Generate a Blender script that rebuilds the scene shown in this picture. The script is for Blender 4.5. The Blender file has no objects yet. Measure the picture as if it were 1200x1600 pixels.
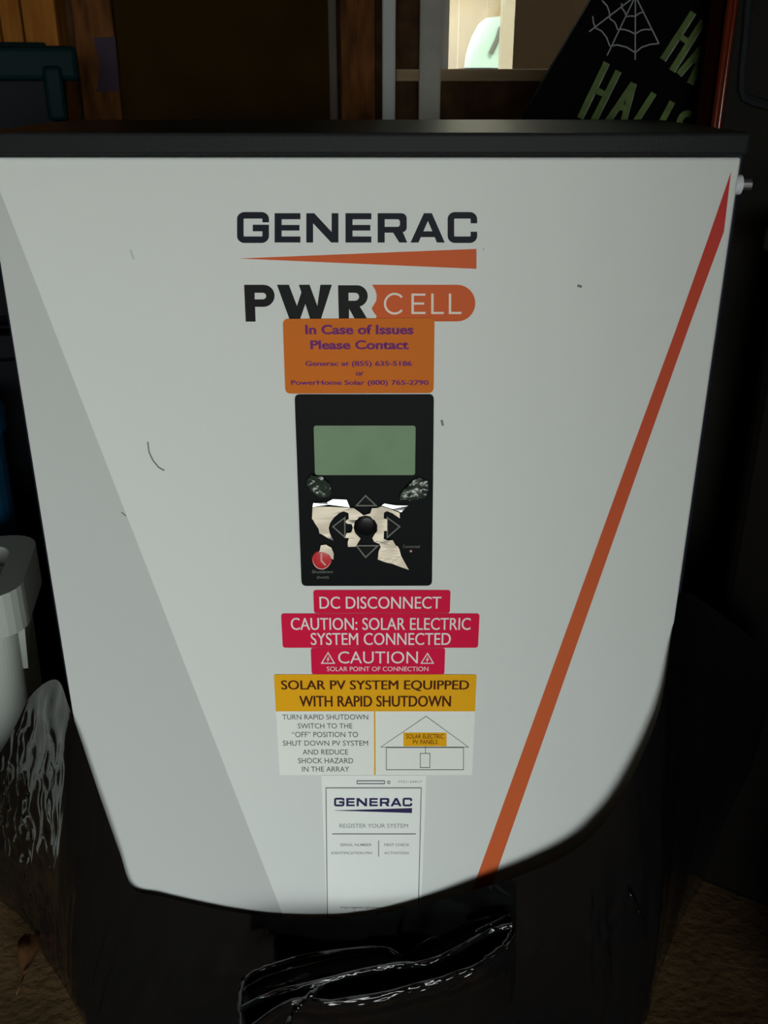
import bpy, bmesh, math, random
from mathutils import Vector, Matrix, noise

# ------------------------------------------------------------------ camera, world, sun, exposure
SC = bpy.context.scene
COL = SC.collection
random.seed(7)
F_PX, W_PX, H_PX = 1500.0, 1200.0, 1600.0
CAM_Z = 0.82
PITCH = math.atan2(1500.0, 3334.0)

cam_d = bpy.data.cameras.new('camera')
cam = bpy.data.objects.new('camera', cam_d)
COL.objects.link(cam)
cam.location = (0, 0, CAM_Z)
cam.rotation_euler = (math.pi / 2 - PITCH, 0, 0)
cam_d.sensor_fit = 'VERTICAL'
cam_d.sensor_height = 36.0
cam_d.lens = 36.0 * F_PX / H_PX
cam_d.clip_start = 0.01
SC.camera = cam

world = bpy.data.worlds.new('sky')
SC.world = world
world.use_nodes = True
bg = world.node_tree.nodes['Background']
bg.inputs[0].default_value = (0.885, 0.945, 0.935, 1)
bg.inputs[1].default_value = 11.0

sun_d = bpy.data.lights.new('sun', 'SUN')
sun_d.energy = 9.0
sun_d.color = (1.0, 0.93, 0.80)
sun_d.angle = math.radians(0.6)
sun = bpy.data.objects.new('sun', sun_d)
COL.objects.link(sun)
SUN_EL = math.radians(42)
sun.rotation_euler = (math.pi / 2 - SUN_EL, 0, math.radians(8))

DOOR_X0, DOOR_X1, DOOR_H, FRONT_Y, BACK_Y = -0.5, 2.05, 1.22, -2.3, 1.5
por_d = bpy.data.lights.new('doorway_portal', 'AREA')      # sampling guide for the sky light entering the open door
por_d.shape = 'RECTANGLE'
por_d.size, por_d.size_y = DOOR_X1 - DOOR_X0, DOOR_H
por_d.cycles.is_portal = True
por = bpy.data.objects.new('doorway_portal', por_d)
COL.objects.link(por)
por.location = ((DOOR_X0 + DOOR_X1) / 2, FRONT_Y, DOOR_H / 2)
por.rotation_euler = (math.pi / 2, 0, 0)

vs = SC.view_settings
vs.view_transform = 'Standard'
vs.look = 'None'
vs.exposure = 0.0
vs.gamma = 1.0
vs.use_curve_mapping = False


# ------------------------------------------------------------------ helpers
def lin(c):
    return tuple((v / 255 / 12.92) if v / 255 <= 0.04045 else ((v / 255 + 0.055) / 1.055) ** 2.4 for v in c)


def at(px, py, Y):
    """the point of the vertical plane Y that the photograph shows at (px, py)"""
    ang = PITCH + math.atan((py - H_PX / 2) / F_PX)
    Z = -Y * math.tan(ang)
    d = Y * math.cos(PITCH) - Z * math.sin(PITCH)
    return Vector(((px - W_PX / 2) / F_PX * d, Y, CAM_Z + Z))


def mat(name, col, rough=0.6, spec=0.5, metal=0.0, var=0.0, var_scale=20.0, stretch=(1, 1, 1), col2=None,
        bump=0.0, bump_scale=60.0, ior=1.45, trans=0.0, coat=0.0, alpha=1.0, contrast=(0.35, 0.65)):
    m = bpy.data.materials.new(name)
    m.use_nodes = True
    nt = m.node_tree
    b = nt.nodes['Principled BSDF']
    b.inputs['Base Color'].default_value = (*col, 1)
    b.inputs['Roughness'].default_value = rough
    b.inputs['Specular IOR Level'].default_value = spec
    b.inputs['Metallic'].default_value = metal
    b.inputs['IOR'].default_value = ior
    b.inputs['Transmission Weight'].default_value = trans
    b.inputs['Coat Weight'].default_value = coat
    b.inputs['Alpha'].default_value = alpha
    geo = nt.nodes.new('ShaderNodeNewGeometry')
    mp = nt.nodes.new('ShaderNodeMapping')
    mp.inputs['Scale'].default_value = stretch
    nt.links.new(geo.outputs['Position'], mp.inputs['Vector'])
    if var > 0 or col2:
        n = nt.nodes.new('ShaderNodeTexNoise')
        n.inputs['Scale'].default_value = var_scale
        n.inputs['Detail'].default_value = 6
        nt.links.new(mp.outputs[0], n.inputs['Vector'])
        r = nt.nodes.new('ShaderNodeValToRGB')
        r.color_ramp.elements[0].position = contrast[0]
        r.color_ramp.elements[1].position = contrast[1]
        c2 = col2 or tuple(max(0, v * (1 - var)) for v in col)
        r.color_ramp.elements[0].color = (*c2, 1)
        r.color_ramp.elements[1].color = (*col, 1)
        nt.links.new(n.outputs['Fac'], r.inputs[0])
        nt.links.new(r.outputs[0], b.inputs['Base Color'])
    if bump > 0:
        n2 = nt.nodes.new('ShaderNodeTexNoise')
        n2.inputs['Scale'].default_value = bump_scale
        n2.inputs['Detail'].default_value = 4
        nt.links.new(mp.outputs[0], n2.inputs['Vector'])
        bp = nt.nodes.new('ShaderNodeBump')
        bp.inputs['Strength'].default_value = bump
        bp.inputs['Distance'].default_value = 0.004
        nt.links.new(n2.outputs['Fac'], bp.inputs['Height'])
        nt.links.new(bp.outputs[0], b.inputs['Normal'])
    return m


WORLD_LOC = {}


def tag(o, label=None, cat=None, group=None, kind=None):
    if label:
        o['label'] = label
    if cat:
        o['category'] = cat
    if group:
        o['group'] = group
    if kind:
        o['kind'] = kind
    return o


def thing(name, loc, label, cat, group=None):
    o = bpy.data.objects.new(name, None)
    o.empty_display_size = 0.05
    COL.objects.link(o)
    o.location = loc
    WORLD_LOC[o.name] = Vector(loc)
    return tag(o, label, cat, group)


def link(name, me, material, parent=None, label=None, smooth=False, kind=None):
    """link a mesh whose vertices are in world space; its origin goes to its own middle"""
    vsx = [v.co for v in me.vertices]
    lo = Vector([min(v[i] for v in vsx) for i in range(3)])
    hi = Vector([max(v[i] for v in vsx) for i in range(3)])
    c = (lo + hi) / 2
    me.transform(Matrix.Translation(-c))
    me.materials.clear()
    me.materials.append(material)
    if smooth:
        for p in me.polygons:
            p.use_smooth = True
    o = bpy.data.objects.new(name, me)
    COL.objects.link(o)
    o.location = c
    WORLD_LOC[o.name] = c.copy()
    if parent:
        o.parent = parent
        o.location = c - WORLD_LOC[parent.name]
    if label:
        o['label'] = label
    if kind:
        o['kind'] = kind
    return o


def from_bm(bm, name):
    bmesh.ops.recalc_face_normals(bm, faces=bm.faces[:])
    me = bpy.data.meshes.new(name)
    bm.to_mesh(me)
    bm.free()
    return me


def add_box(bm, lo, hi, M=None, bevel=0.0, seg=2):
    r = bmesh.ops.create_cube(bm, size=1.0)
    vv = r['verts']
    for v in vv:
        v.co = Vector([(lo[i] + hi[i]) / 2 + v.co[i] * (hi[i] - lo[i]) for i in range(3)])
    if bevel > 0:
        ee = list({e for v in vv for e in v.link_edges})
        rb = bmesh.ops.bevel(bm, geom=ee, offset=bevel, segments=seg, affect='EDGES', profile=0.5)
        vv = list({v for f in rb['faces'] for v in f.verts} | {v for v in vv if v.is_valid})
    if M is not None:
        for v in vv:
            v.co = M @ v.co
    return vv


def box(name, lo, hi, material, parent=None, bevel=0.0, seg=2, M=None, label=None, kind=None):
    bm = bmesh.new()
    add_box(bm, lo, hi, M, bevel, seg)
    return link(name, from_bm(bm, name), material, parent, label, kind=kind)


def add_cyl(bm, c, r, depth, axis='Z', n=32, r2=None):
    rr = bmesh.ops.create_cone(bm, cap_ends=True, segments=n, radius1=r, radius2=r if r2 is None else r2, depth=depth)
    R = {'Z': Matrix.Identity(4), 'Y': Matrix.Rotation(math.pi / 2, 4, 'X'), 'X': Matrix.Rotation(math.pi / 2, 4, 'Y')}[axis]
    for v in rr['verts']:
        v.co = (R @ v.co) + Vector(c)
    return rr['verts']


def add_tube(bm, pts, r, n=8, cap=True):
    pts = [Vector(p) for p in pts]
    rings = []
    for i, p in enumerate(pts):
        t = (pts[min(i + 1, len(pts) - 1)] - pts[max(i - 1, 0)]).normalized()
        ref = Vector((0, 1, 0)) if abs(t.y) < 0.9 else Vector((1, 0, 0))
        a = t.cross(ref).normalized()
        b = t.cross(a)
        rings.append([bm.verts.new(p + (a * math.cos(2 * math.pi * k / n) + b * math.sin(2 * math.pi * k / n)) * r) for k in range(n)])
    for i in range(len(rings) - 1):
        for k in range(n):
            bm.faces.new((rings[i][k], rings[i][(k + 1) % n], rings[i + 1][(k + 1) % n], rings[i + 1][k]))
    if cap:
        bm.faces.new(rings[0])
        bm.faces.new(rings[-1])


def flat(loops, Y, thick):
    """filled outlines (holes allowed, loops in X,Z) as a thin plate whose back lies on the plane Y"""
    cu = bpy.data.curves.new('outline', 'CURVE')
    cu.dimensions = '2D'
    cu.fill_mode = 'BOTH'
    cu.extrude = thick / 2
    for lp in loops:
        s = cu.splines.new('POLY')
        s.points.add(len(lp) - 1)
        for p, q in zip(s.points, lp):
            p.co = (q[0], q[1], 0, 1)
        s.use_cyclic_u = True
    o = bpy.data.objects.new('outline', cu)
    me = bpy.data.meshes.new_from_object(o)
    bpy.data.objects.remove(o)
    bpy.data.curves.remove(cu)
    for v in me.vertices:
        x, y, z = v.co
        v.co = (x, Y - thick / 2 - z, y)
    return me


def merge(meshes):
    bm = bmesh.new()
    for m in meshes:
        bm.from_mesh(m)
        bpy.data.meshes.remove(m)
    me = bpy.data.meshes.new('merged')
    bm.to_mesh(me)
    bm.free()
    return me


PANEL_Y = 0.635


def pp(pts, Y=PANEL_Y):
    """photo points -> X,Z of the upright plane Y"""
    out = []
    for p in pts:
        q = at(p[0], p[1], Y)
        out.append((q.x, q.z))
    return out


def arc(cx, cy, r, a0, a1, n=8, ry=None):
    ry = ry or r
    return [(cx + r * math.cos(math.radians(a0 + (a1 - a0) * i / n)), cy + ry * math.sin(math.radians(a0 + (a1 - a0) * i / n))) for i in range(n + 1)]


def stroke(pts, w):
    """outline of a pen line of width w along pts (mitred)"""
    P = [Vector(p) for p in pts]
    L, R = [], []
    for i, p in enumerate(P):
        d0 = (p - P[i - 1]).normalized() if i > 0 else (P[1] - p).normalized()
        d1 = (P[i + 1] - p).normalized() if i < len(P) - 1 else d0
        n0, n1 = Vector((-d0.y, d0.x)), Vector((-d1.y, d1.x))
        m = n0 + n1
        m = m / max(0.3, m.dot(n0)) if m.length > 1e-6 else n0
        L.append(tuple(p + m * w / 2))
        R.append(tuple(p - m * w / 2))
    return L + R[::-1]


def rrect(x0, y0, x1, y1, r, n=6):
    return (arc(x0 + r, y0 + r, r, 180, 270, n) + arc(x1 - r, y0 + r, r, 270, 360, n)
            + arc(x1 - r, y1 - r, r, 0, 90, n) + arc(x0 + r, y1 - r, r, 90, 180, n))


def prect(x0, y0, x1, y1, r_m=0.0, Y=PANEL_Y):
    """an upright rectangle with rounded corners (radius in metres) from two photo corners"""
    xa = (at(x0, y0, Y).x + at(x0 + (W_PX / 2 - x0) * (y1 - y0) / 3334, y1, Y).x) / 2
    xb = (at(x1, y0, Y).x + at(x1 + (W_PX / 2 - x1) * (y1 - y0) / 3334, y1, Y).x) / 2
    za, zb = at(x0, y1, Y).z, at(x0, y0, Y).z
    if r_m <= 0:
        return [(xa, za), (xb, za), (xb, zb), (xa, zb)]
    return rrect(xa, za, xb, zb, r_m)


def text_mesh(s, x0, y0, x1, y1, Y, weight=0.0, thick=0.00012):
    """a line of lettering fitted to the photo box (x0,y0)-(x1,y1) on the plane Y"""
    cu = bpy.data.curves.new('lettering', 'FONT')
    cu.body = s
    cu.offset = weight
    cu.resolution_u = 4
    o = bpy.data.objects.new('lettering', cu)
    me = bpy.data.meshes.new_from_object(o)
    bpy.data.objects.remove(o)
    bpy.data.curves.remove(cu)
    xs = [v.co.x for v in me.vertices]
    ys = [v.co.y for v in me.vertices]
    a, b = at(x0, y1, Y), at(x1, y0, Y)
    ax = at(x0, (y0 + y1) / 2, Y).x
    bx = at(x1, (y0 + y1) / 2, Y).x
    for v in me.vertices:
        u = (v.co.x - min(xs)) / (max(xs) - min(xs))
        w = (v.co.y - min(ys)) / (max(ys) - min(ys))
        v.co = (ax + (bx - ax) * u, Y - thick, a.z + (b.z - a.z) * w)
    return me


def cropmap(ox, oy, s):
    return lambda pts: [(ox + p[0] / s, oy + p[1] / s) for p in pts]


# ------------------------------------------------------------------ materials
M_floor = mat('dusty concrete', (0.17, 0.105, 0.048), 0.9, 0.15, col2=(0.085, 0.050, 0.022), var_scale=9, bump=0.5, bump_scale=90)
M_drive = mat('pale driveway concrete', (0.52, 0.46, 0.36), 0.9, 0.2, var=0.2, var_scale=3)
M_asphalt = mat('dark asphalt', (0.06, 0.058, 0.055), 0.9, 0.2, var=0.3, var_scale=20)
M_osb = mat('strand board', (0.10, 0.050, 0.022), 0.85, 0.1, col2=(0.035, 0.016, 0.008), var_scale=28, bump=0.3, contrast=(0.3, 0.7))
M_ceil = mat('ceiling board', (0.09, 0.07, 0.05), 0.9, 0.2, var=0.3, var_scale=4)
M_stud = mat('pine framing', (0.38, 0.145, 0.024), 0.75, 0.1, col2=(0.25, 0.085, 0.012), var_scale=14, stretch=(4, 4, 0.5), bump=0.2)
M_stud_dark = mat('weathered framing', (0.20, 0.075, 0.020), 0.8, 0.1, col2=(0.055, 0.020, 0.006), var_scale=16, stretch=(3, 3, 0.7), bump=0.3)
M_kraft = mat('brown hardboard', (0.034, 0.018, 0.0035), 0.9, 0.02, var=0.25, var_scale=12)
M_whitewood = mat('white painted wood', (0.55, 0.57, 0.53), 0.6, 0.3, var=0.1, var_scale=8)
M_greytrim = mat('pale grey trim', (0.58, 0.55, 0.47), 0.6, 0.2, var=0.3, var_scale=10)
M_sill = mat('bare pine sill', (0.40, 0.28, 0.15), 0.7, 0.3, var=0.3, var_scale=12, stretch=(0.5, 4, 4))
M_cover = mat('white powder coat', (0.70, 0.735, 0.715), 0.42, 0.4, bump=0.03, bump_scale=900)
M_greyprint = mat('light grey print', (0.525, 0.55, 0.54), 0.42, 0.4)
M_chassis = mat('charcoal painted steel', (0.010, 0.010, 0.022), 0.5, 0.4, bump=0.05, bump_scale=500)
M_lid = mat('dark grey painted steel', (0.019, 0.021, 0.022), 0.36, 0.06, bump=0.05, bump_scale=500)
M_steel = mat('zinc screw', (0.6, 0.62, 0.66), 0.3, 0.5, metal=0.9)
M_nylon = mat('white nylon', (0.7, 0.72, 0.78), 0.4, 0.5)
M_ink = mat('navy black ink', (0.007, 0.008, 0.018), 0.5, 0.15)
M_black_ink = mat('black ink', (0.007, 0.0075, 0.009), 0.5, 0.15)
M_navy = mat('navy ink', (0.035, 0.03, 0.10), 0.5, 0.15)
M_grey_ink = mat('grey ink', (0.26, 0.28, 0.28), 0.6, 0.15)
M_line_ink = mat('dark grey ink', (0.09, 0.10, 0.10), 0.6, 0.15)
M_scuff = mat('grey scuff', (0.20, 0.21, 0.20), 0.6, 0.3)
M_brown_ink = mat('dark brown ink', (0.075, 0.018, 0.006), 0.6, 0.15)
M_purple_ink = mat('purple ink', (0.17, 0.030, 0.17), 0.6, 0.15)
M_white_ink = mat('white ink', (0.80, 0.76, 0.76), 0.5, 0.15)
M_cream_ink = mat('cream ink', (0.85, 0.78, 0.68), 0.5, 0.15)
M_orange_tag = mat('orange print', (0.66, 0.115, 0.026), 0.45, 0.15)
M_orange_label = mat('orange vinyl', (0.70, 0.175, 0.014), 0.5, 0.15, var=0.06, var_scale=8)
M_red_label = mat('crimson vinyl', (0.70, 0.010, 0.062), 0.4, 0.15)
M_yellow_label = mat('amber vinyl', (0.84, 0.42, 0.012), 0.4, 0.15)
M_white_label = mat('white vinyl', (0.85, 0.88, 0.83), 0.4, 0.4)
M_paper_label = mat('white label paper', (0.86, 0.90, 0.87), 0.5, 0.4)
M_keypad = mat('black keypad overlay', (0.006, 0.0068, 0.008), 0.5, 0.10)
M_button = mat('black button dome', (0.006, 0.006, 0.007), 0.3, 0.2)
M_outline = mat('grey outline print', (0.20, 0.21, 0.19), 0.5, 0.15)
M_lcd = mat('green lcd glass', (0.205, 0.325, 0.20), 0.25, 0.3, var=0.12, var_scale=30)
M_power = mat('red button', (0.62, 0.035, 0.040), 0.4, 0.4)
M_pink = mat('pale pink print', (0.75, 0.42, 0.40), 0.5, 0.15)
M_film = mat('clear protective film', (0.012, 0.012, 0.010), 0.03, 0.5, ior=2.6)
M_filmdull = mat('crinkled protective film', (0.030, 0.045, 0.034), 0.18, 0.5, ior=1.6, bump=0.5, bump_scale=120)
M_bag = mat('black plastic film', (0.0040, 0.0040, 0.0045), 0.10, 0.5, ior=1.6, bump=0.06, bump_scale=80)
M_teal = mat('dark teal plastic', (0.001, 0.012, 0.013), 0.5, 0.06, bump=0.05, bump_scale=200)
M_blue = mat('blue plastic', (0.004, 0.055, 0.12), 0.45, 0.4)
M_whiteplastic = mat('milky white plastic', (0.36, 0.38, 0.35), 0.45, 0.4)
M_signboard = mat('black sign board', (0.0012, 0.0012, 0.0018), 0.7, 0.05)
M_green = mat('green glitter letters', (0.12, 0.185, 0.045), 0.6, 0.3, var=0.35, var_scale=60, bump=0.3, bump_scale=300)
M_greenedge = mat('pale letter edging', (0.34, 0.37, 0.30), 0.6, 0.3, var=0.4, var_scale=160)
M_web = mat('silver grey web print', (0.36, 0.36, 0.36), 0.6, 0.3)
M_orange_tube = mat('orange plastic', (0.13, 0.016, 0.002), 0.22, 0.6, ior=1.6)
M_darkcase = mat('dark grey case fabric', (0.017, 0.0155, 0.012), 0.8, 0.2, var=0.3, var_scale=14, bump=0.3, bump_scale=300)
M_darktote = mat('black brown plastic', (0.005, 0.0035, 0.003), 0.5, 0.2, bump=0.1, bump_scale=60)
M_paper = mat('faded purple paper', (0.060, 0.040, 0.058), 0.8, 0.2, var=0.2, var_scale=15)
M_leaf = mat('dry brown leaf', (0.26, 0.12, 0.045), 0.7, 0.3, var=0.5, var_scale=60)
M_ground = mat('leaf litter ground', (0.20, 0.145, 0.085), 0.9, 0.1, var=0.5, var_scale=5)
M_fence = mat('brown reflection boards', (0.50, 0.36, 0.19), 0.9, 0.1, col2=(0.34, 0.25, 0.13), var_scale=2.2, bump=0.3, bump_scale=8)
M_carpaint = mat('pale mint car paint', (0.45, 0.66, 0.60), 0.35, 0.5)
M_carglass = mat('car glass in sky reflection colour', (0.62, 0.86, 0.81), 0.4, 0.1)  # sky reflection put into the base colour of the glass
M_cup = mat('dark brown board', (0.020, 0.012, 0.007), 0.6, 0.2, var=0.3, var_scale=8)
M_rubber = mat('black rubber', (0.012, 0.014, 0.016), 0.7, 0.3)
M_shed = mat('brown reflection wall', (0.034, 0.022, 0.013), 0.9, 0.1, var=0.15, var_scale=6)
M_post = mat('cream painted post', (0.80, 0.74, 0.62), 0.6, 0.3)


def glass_mat():
    m = bpy.data.materials.new('dimming window glass')  # tint added to dim the bright view behind the pane
    m.use_nodes = True
    nt = m.node_tree
    nt.nodes.remove(nt.nodes['Principled BSDF'])
    out = nt.nodes['Material Output']
    tr = nt.nodes.new('ShaderNodeBsdfTransparent')
    tr.inputs[0].default_value = (0.46, 0.46, 0.42, 1)
    gl = nt.nodes.new('ShaderNodeBsdfGlossy')
    gl.inputs['Roughness'].default_value = 0.1
    df = nt.nodes.new('ShaderNodeBsdfDiffuse')
    df.inputs[0].default_value = (0.16, 0.13, 0.10, 1)
    mx = nt.nodes.new('ShaderNodeMixShader')
    mx.inputs[0].default_value = 0.04
    mx2 = nt.nodes.new('ShaderNodeMixShader')
    mx2.inputs[0].default_value = 0.10
    nt.links.new(tr.outputs[0], mx.inputs[1])
    nt.links.new(gl.outputs[0], mx.inputs[2])
    nt.links.new(mx.outputs[0], mx2.inputs[1])
    nt.links.new(df.outputs[0], mx2.inputs[2])
    nt.links.new(mx2.outputs[0], out.inputs['Surface'])
    return m


M_glass = glass_mat()


def stripe_mat():
    """printed stripe whose ink runs from red at its tip to orange"""
    m = mat('red to orange print', (0.62, 0.12, 0.04), 0.45, 0.15)
    nt = m.node_tree
    g = nt.nodes.new('ShaderNodeNewGeometry')
    s = nt.nodes.new('ShaderNodeSeparateXYZ')
    mr = nt.nodes.new('ShaderNodeMapRange')
    mr.inputs['From Min'].default_value = 0.77
    mr.inputs['From Max'].default_value = 0.45
    r = nt.nodes.new('ShaderNodeValToRGB')
    r.color_ramp.elements[0].color = (0.56, 0.028, 0.038, 1)
    r.color_ramp.elements[1].color = (0.62, 0.125, 0.040, 1)
    e = r.color_ramp.elements.new(0.25)
    e.color = (0.56, 0.065, 0.030, 1)
    nt.links.new(g.outputs['Position'], s.inputs[0])
    nt.links.new(s.outputs['Z'], mr.inputs['Value'])
    nt.links.new(mr.outputs[0], r.inputs[0])
    nt.links.new(r.outputs[0], nt.nodes['Principled BSDF'].inputs['Base Color'])
    return m


M_stripe = stripe_mat()

# ------------------------------------------------------------------ the setting: garage shell
XL, XR, CEIL = -2.3, 2.3, 2.5
st = 'structure'
SLAB_Y = -0.35      # unseen pale apron, added for low bounce light and film reflections, ends here
box('floor', (XL - 0.1, SLAB_Y, -0.1), (XR + 0.1, BACK_Y + 0.1, 0.0), M_floor, kind=st)
box('ceiling', (XL - 0.1, FRONT_Y - 0.1, CEIL), (XR + 0.1, BACK_Y + 0.12, CEIL + 0.1), M_ceil, kind=st)
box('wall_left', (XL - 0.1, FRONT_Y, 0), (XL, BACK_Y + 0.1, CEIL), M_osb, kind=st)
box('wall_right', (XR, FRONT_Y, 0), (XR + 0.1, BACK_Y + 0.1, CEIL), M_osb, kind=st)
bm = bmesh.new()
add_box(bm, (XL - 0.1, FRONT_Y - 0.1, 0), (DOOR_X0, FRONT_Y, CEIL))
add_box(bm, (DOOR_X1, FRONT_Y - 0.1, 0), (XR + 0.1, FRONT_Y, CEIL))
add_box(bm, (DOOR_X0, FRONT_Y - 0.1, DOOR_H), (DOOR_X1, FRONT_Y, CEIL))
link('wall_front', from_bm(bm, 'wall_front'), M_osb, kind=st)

WIN_X0, WIN_X1 = at(690, 60, BACK_Y).x, at(960, 60, BACK_Y).x
WIN_Z0, WIN_Z1 = at(700, 108, BACK_Y).z, 1.55
bm = bmesh.new()
add_box(bm, (XL - 0.1, BACK_Y, 0), (WIN_X0, BACK_Y + 0.1, CEIL))
add_box(bm, (WIN_X1, BACK_Y, 0), (XR + 0.1, BACK_Y + 0.1, CEIL))
add_box(bm, (WIN_X0, BACK_Y, 0), (WIN_X1, BACK_Y + 0.1, WIN_Z0 - 0.014))
add_box(bm, (WIN_X0, BACK_Y, WIN_Z1), (WIN_X1, BACK_Y + 0.1, CEIL))
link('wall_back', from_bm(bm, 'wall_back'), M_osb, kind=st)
box('bounce_apron', (XL - 0.1, FRONT_Y - 0.3, -0.1), (XR + 0.1, SLAB_Y, -0.0005), M_drive, kind=st)
box('driveway', (-8, -14, -0.12), (8, FRONT_Y - 0.3, -0.005), M_asphalt, kind=st)
box('yard_ground', (-10, BACK_Y + 0.1, -0.12), (14, 13, -0.02), M_ground, kind=st)

# window added in place of a reflection in glass: frame, sill, pane
win = thing('reflection_window', ((WIN_X0 + WIN_X1) / 2, BACK_Y, WIN_Z0), None, None)
win['kind'] = st
bm = bmesh.new()
t = 0.012
add_box(bm, (WIN_X0, BACK_Y + 0.03, WIN_Z0), (WIN_X0 + t, BACK_Y + 0.09, WIN_Z1))
add_box(bm, (WIN_X1 - t, BACK_Y + 0.03, WIN_Z0), (WIN_X1, BACK_Y + 0.09, WIN_Z1))
add_box(bm, (WIN_X0 + t, BACK_Y + 0.03, WIN_Z1 - t), (WIN_X1 - t, BACK_Y + 0.09, WIN_Z1))
link('window_frame', from_bm(bm, 'f'), M_greytrim, win)
box('window_pane', (WIN_X0 + t, BACK_Y + 0.055, WIN_Z0), (WIN_X1 - t, BACK_Y + 0.059, WIN_Z1 - t), M_glass, win)
box('window_sill', (at(618, 116, BACK_Y - 0.02).x, BACK_Y - 0.02, WIN_Z0 - 0.016), (WIN_X1 + 0.02, BACK_Y + 0.095, WIN_Z0), M_sill, win, bevel=0.002)


def upright(name, x0, x1, y_ref, Y, depth, material, z1=CEIL):
    a, b = at(x0, y_ref, Y).x, at(x1, y_ref, Y).x
    return box(name, (a, Y, 0), (b, Y + depth, z1), material, bevel=0.003, kind=st)


upright('trim_1', 1, 33, 40, BACK_Y - 0.05, 0.049, M_stud)
upright('trim_2', 36, 88, 40, BACK_Y - 0.055, 0.054, M_stud)
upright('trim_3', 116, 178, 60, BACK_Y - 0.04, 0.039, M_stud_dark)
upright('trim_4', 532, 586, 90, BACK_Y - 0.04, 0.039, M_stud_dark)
upright('trim_5', 597, 618, 90, BACK_Y - 0.07, 0.03, M_whitewood)
upright('trim_6', 655, 690, 90, BACK_Y - 0.025, 0.024, M_greytrim)  # pale band of the reflection, built as a solid upright
upright('trim_7', -75, -3, 40, BACK_Y - 0.05, 0.049, M_stud)

# brown hardboard sheet leaning flat on the wall
a, b = at(186, 100, BACK_Y - 0.03).x, at(527, 100, BACK_Y - 0.03).x
sheet = thing('hardboard_sheet', ((a + b) / 2, BACK_Y - 0.03, 0), 'tall plain dark brown hardboard sheet standing between the wall studs', 'board')
box('panel', (a, BACK_Y - 0.03, 0), (b - 0.012, BACK_Y - 0.018, 2.2), M_kraft, sheet, bevel=0.001)
box('edge_strip', (b - 0.012, BACK_Y - 0.034, 0), (b, BACK_Y - 0.018, 2.2), mat('pale brown edge', (0.085, 0.062, 0.045), 0.6, 0.3), sheet, bevel=0.002,
    label='paler vertical edge strip')

# paper scrap on the stud
me = flat([pp([(146, 59), (180, 57), (187, 142), (151, 144), (157, 104)], BACK_Y - 0.041)], BACK_Y - 0.041, 0.0012)
scrap = link('paper_scrap', me, M_paper)
tag(scrap, 'faded purple torn paper scrap fixed to a wooden stud behind the teal tote', 'paper')

# ------------------------------------------------------------------ reflected view, built as real things behind the window
fence = thing('reflection_fence', (1.0, 11.5, 0), 'brown wooden fence added behind the car for the brown of a reflection', 'fence')
bm = bmesh.new()
for i in range(40):
    x = -4 + i * 0.3
    add_box(bm, (x, 11.5, 0), (x + 0.296, 11.53, 2.6 + 0.02 * math.sin(i * 2.1)))
link('boards', from_bm(bm, 'b'), M_fence, fence)
bm = bmesh.new()
add_box(bm, (-4, 11.53, 0.5), (8, 11.58, 0.6))
add_box(bm, (-4, 11.53, 2.0), (8, 11.58, 2.1))
link('rail', from_bm(bm, 'r'), M_fence, fence)

a, b = at(783, 60, 3.6).x, at(803, 60, 3.6).x
po = box('reflection_post', (a, 3.6, -0.02), (b, 3.66, 2.3), M_post, bevel=0.004)
tag(po, 'bright cream post, solid stand-in for a bright upright in a reflection', 'post')

sw_ = box('reflection_wall', (b + 0.002, 3.64, -0.02), (b + 1.9, 3.70, 2.3), M_shed)
tag(sw_, 'plain brown wall added for the brown of a reflection right of the cream post', 'wall')

CY = 9.0
car = thing('car', (2.2, CY + 0.8, 0), 'pale mint car, solid stand-in for one reflected small in glass', 'car')


def prism_y(pts, y0, y1, inset=0.0):
    bm = bmesh.new()
    A = [bm.verts.new((p[0], y0, p[1])) for p in pts]
    c = Vector((sum(p[0] for p in pts) / len(pts), 0, sum(p[1] for p in pts) / len(pts)))
    B = [bm.verts.new((p[0] * (1 + inset), y1, p[1])) for p in pts]
    bm.faces.new(A)
    bm.faces.new(B[::-1])
    n = len(pts)
    for i in range(n):
        bm.faces.new((A[i], B[i], B[(i + 1) % n], A[(i + 1) % n]))
    return bm


green = pp([(725, 106), (728, 84), (737, 56), (748, 37), (760, 28), (785, 25)], CY)
z_top = green[-1][1]
z_bot = green[0][1]
prof = [(p[0], p[1]) for p in green] + [(2.6, z_top), (3.2, z_bot)]
bmc = prism_y(prof, CY, CY + 1.5, 0.19)
link('cabin', from_bm(bmc, 'cabin'), M_carglass, car, label='pale glazed cabin')
x0 = green[0][0]
body = [(x0 - 0.9, 0.35), (x0 - 0.95, 0.62), (x0 - 0.85, 0.80), (x0 + 0.02, z_bot - 0.03), (3.25, z_bot - 0.03), (3.7, 0.80), (3.75, 0.35)]
link('body', from_bm(prism_y(body, CY - 0.06, CY + 1.6), 'body'), M_carpaint, car)
box('window_seal', (x0 - 0.01, CY - 0.03, z_bot - 0.03), (3.2, CY + 1.5, z_bot), M_rubber, car)
bm = bmesh.new()
p0, p1 = at(766, 84, CY - 0.03), at(783, 42, CY - 0.03)
add_tube(bm, [p0, (p0 + p1) / 2 + Vector((0.01, 0, 0)), p1], 0.02, 6)
link('wiper', from_bm(bm, 'w'), M_outline, car)
for wx in (x0 - 0.35, 3.1):
    for wy in (CY - 0.06, CY + 1.42):
        bm = bmesh.new()
        add_cyl(bm, (wx, wy + 0.09, 0.30), 0.31, 0.18, 'Y', 28)
        link('wheel', from_bm(bm, 'wheel'), M_rubber, car)

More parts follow.
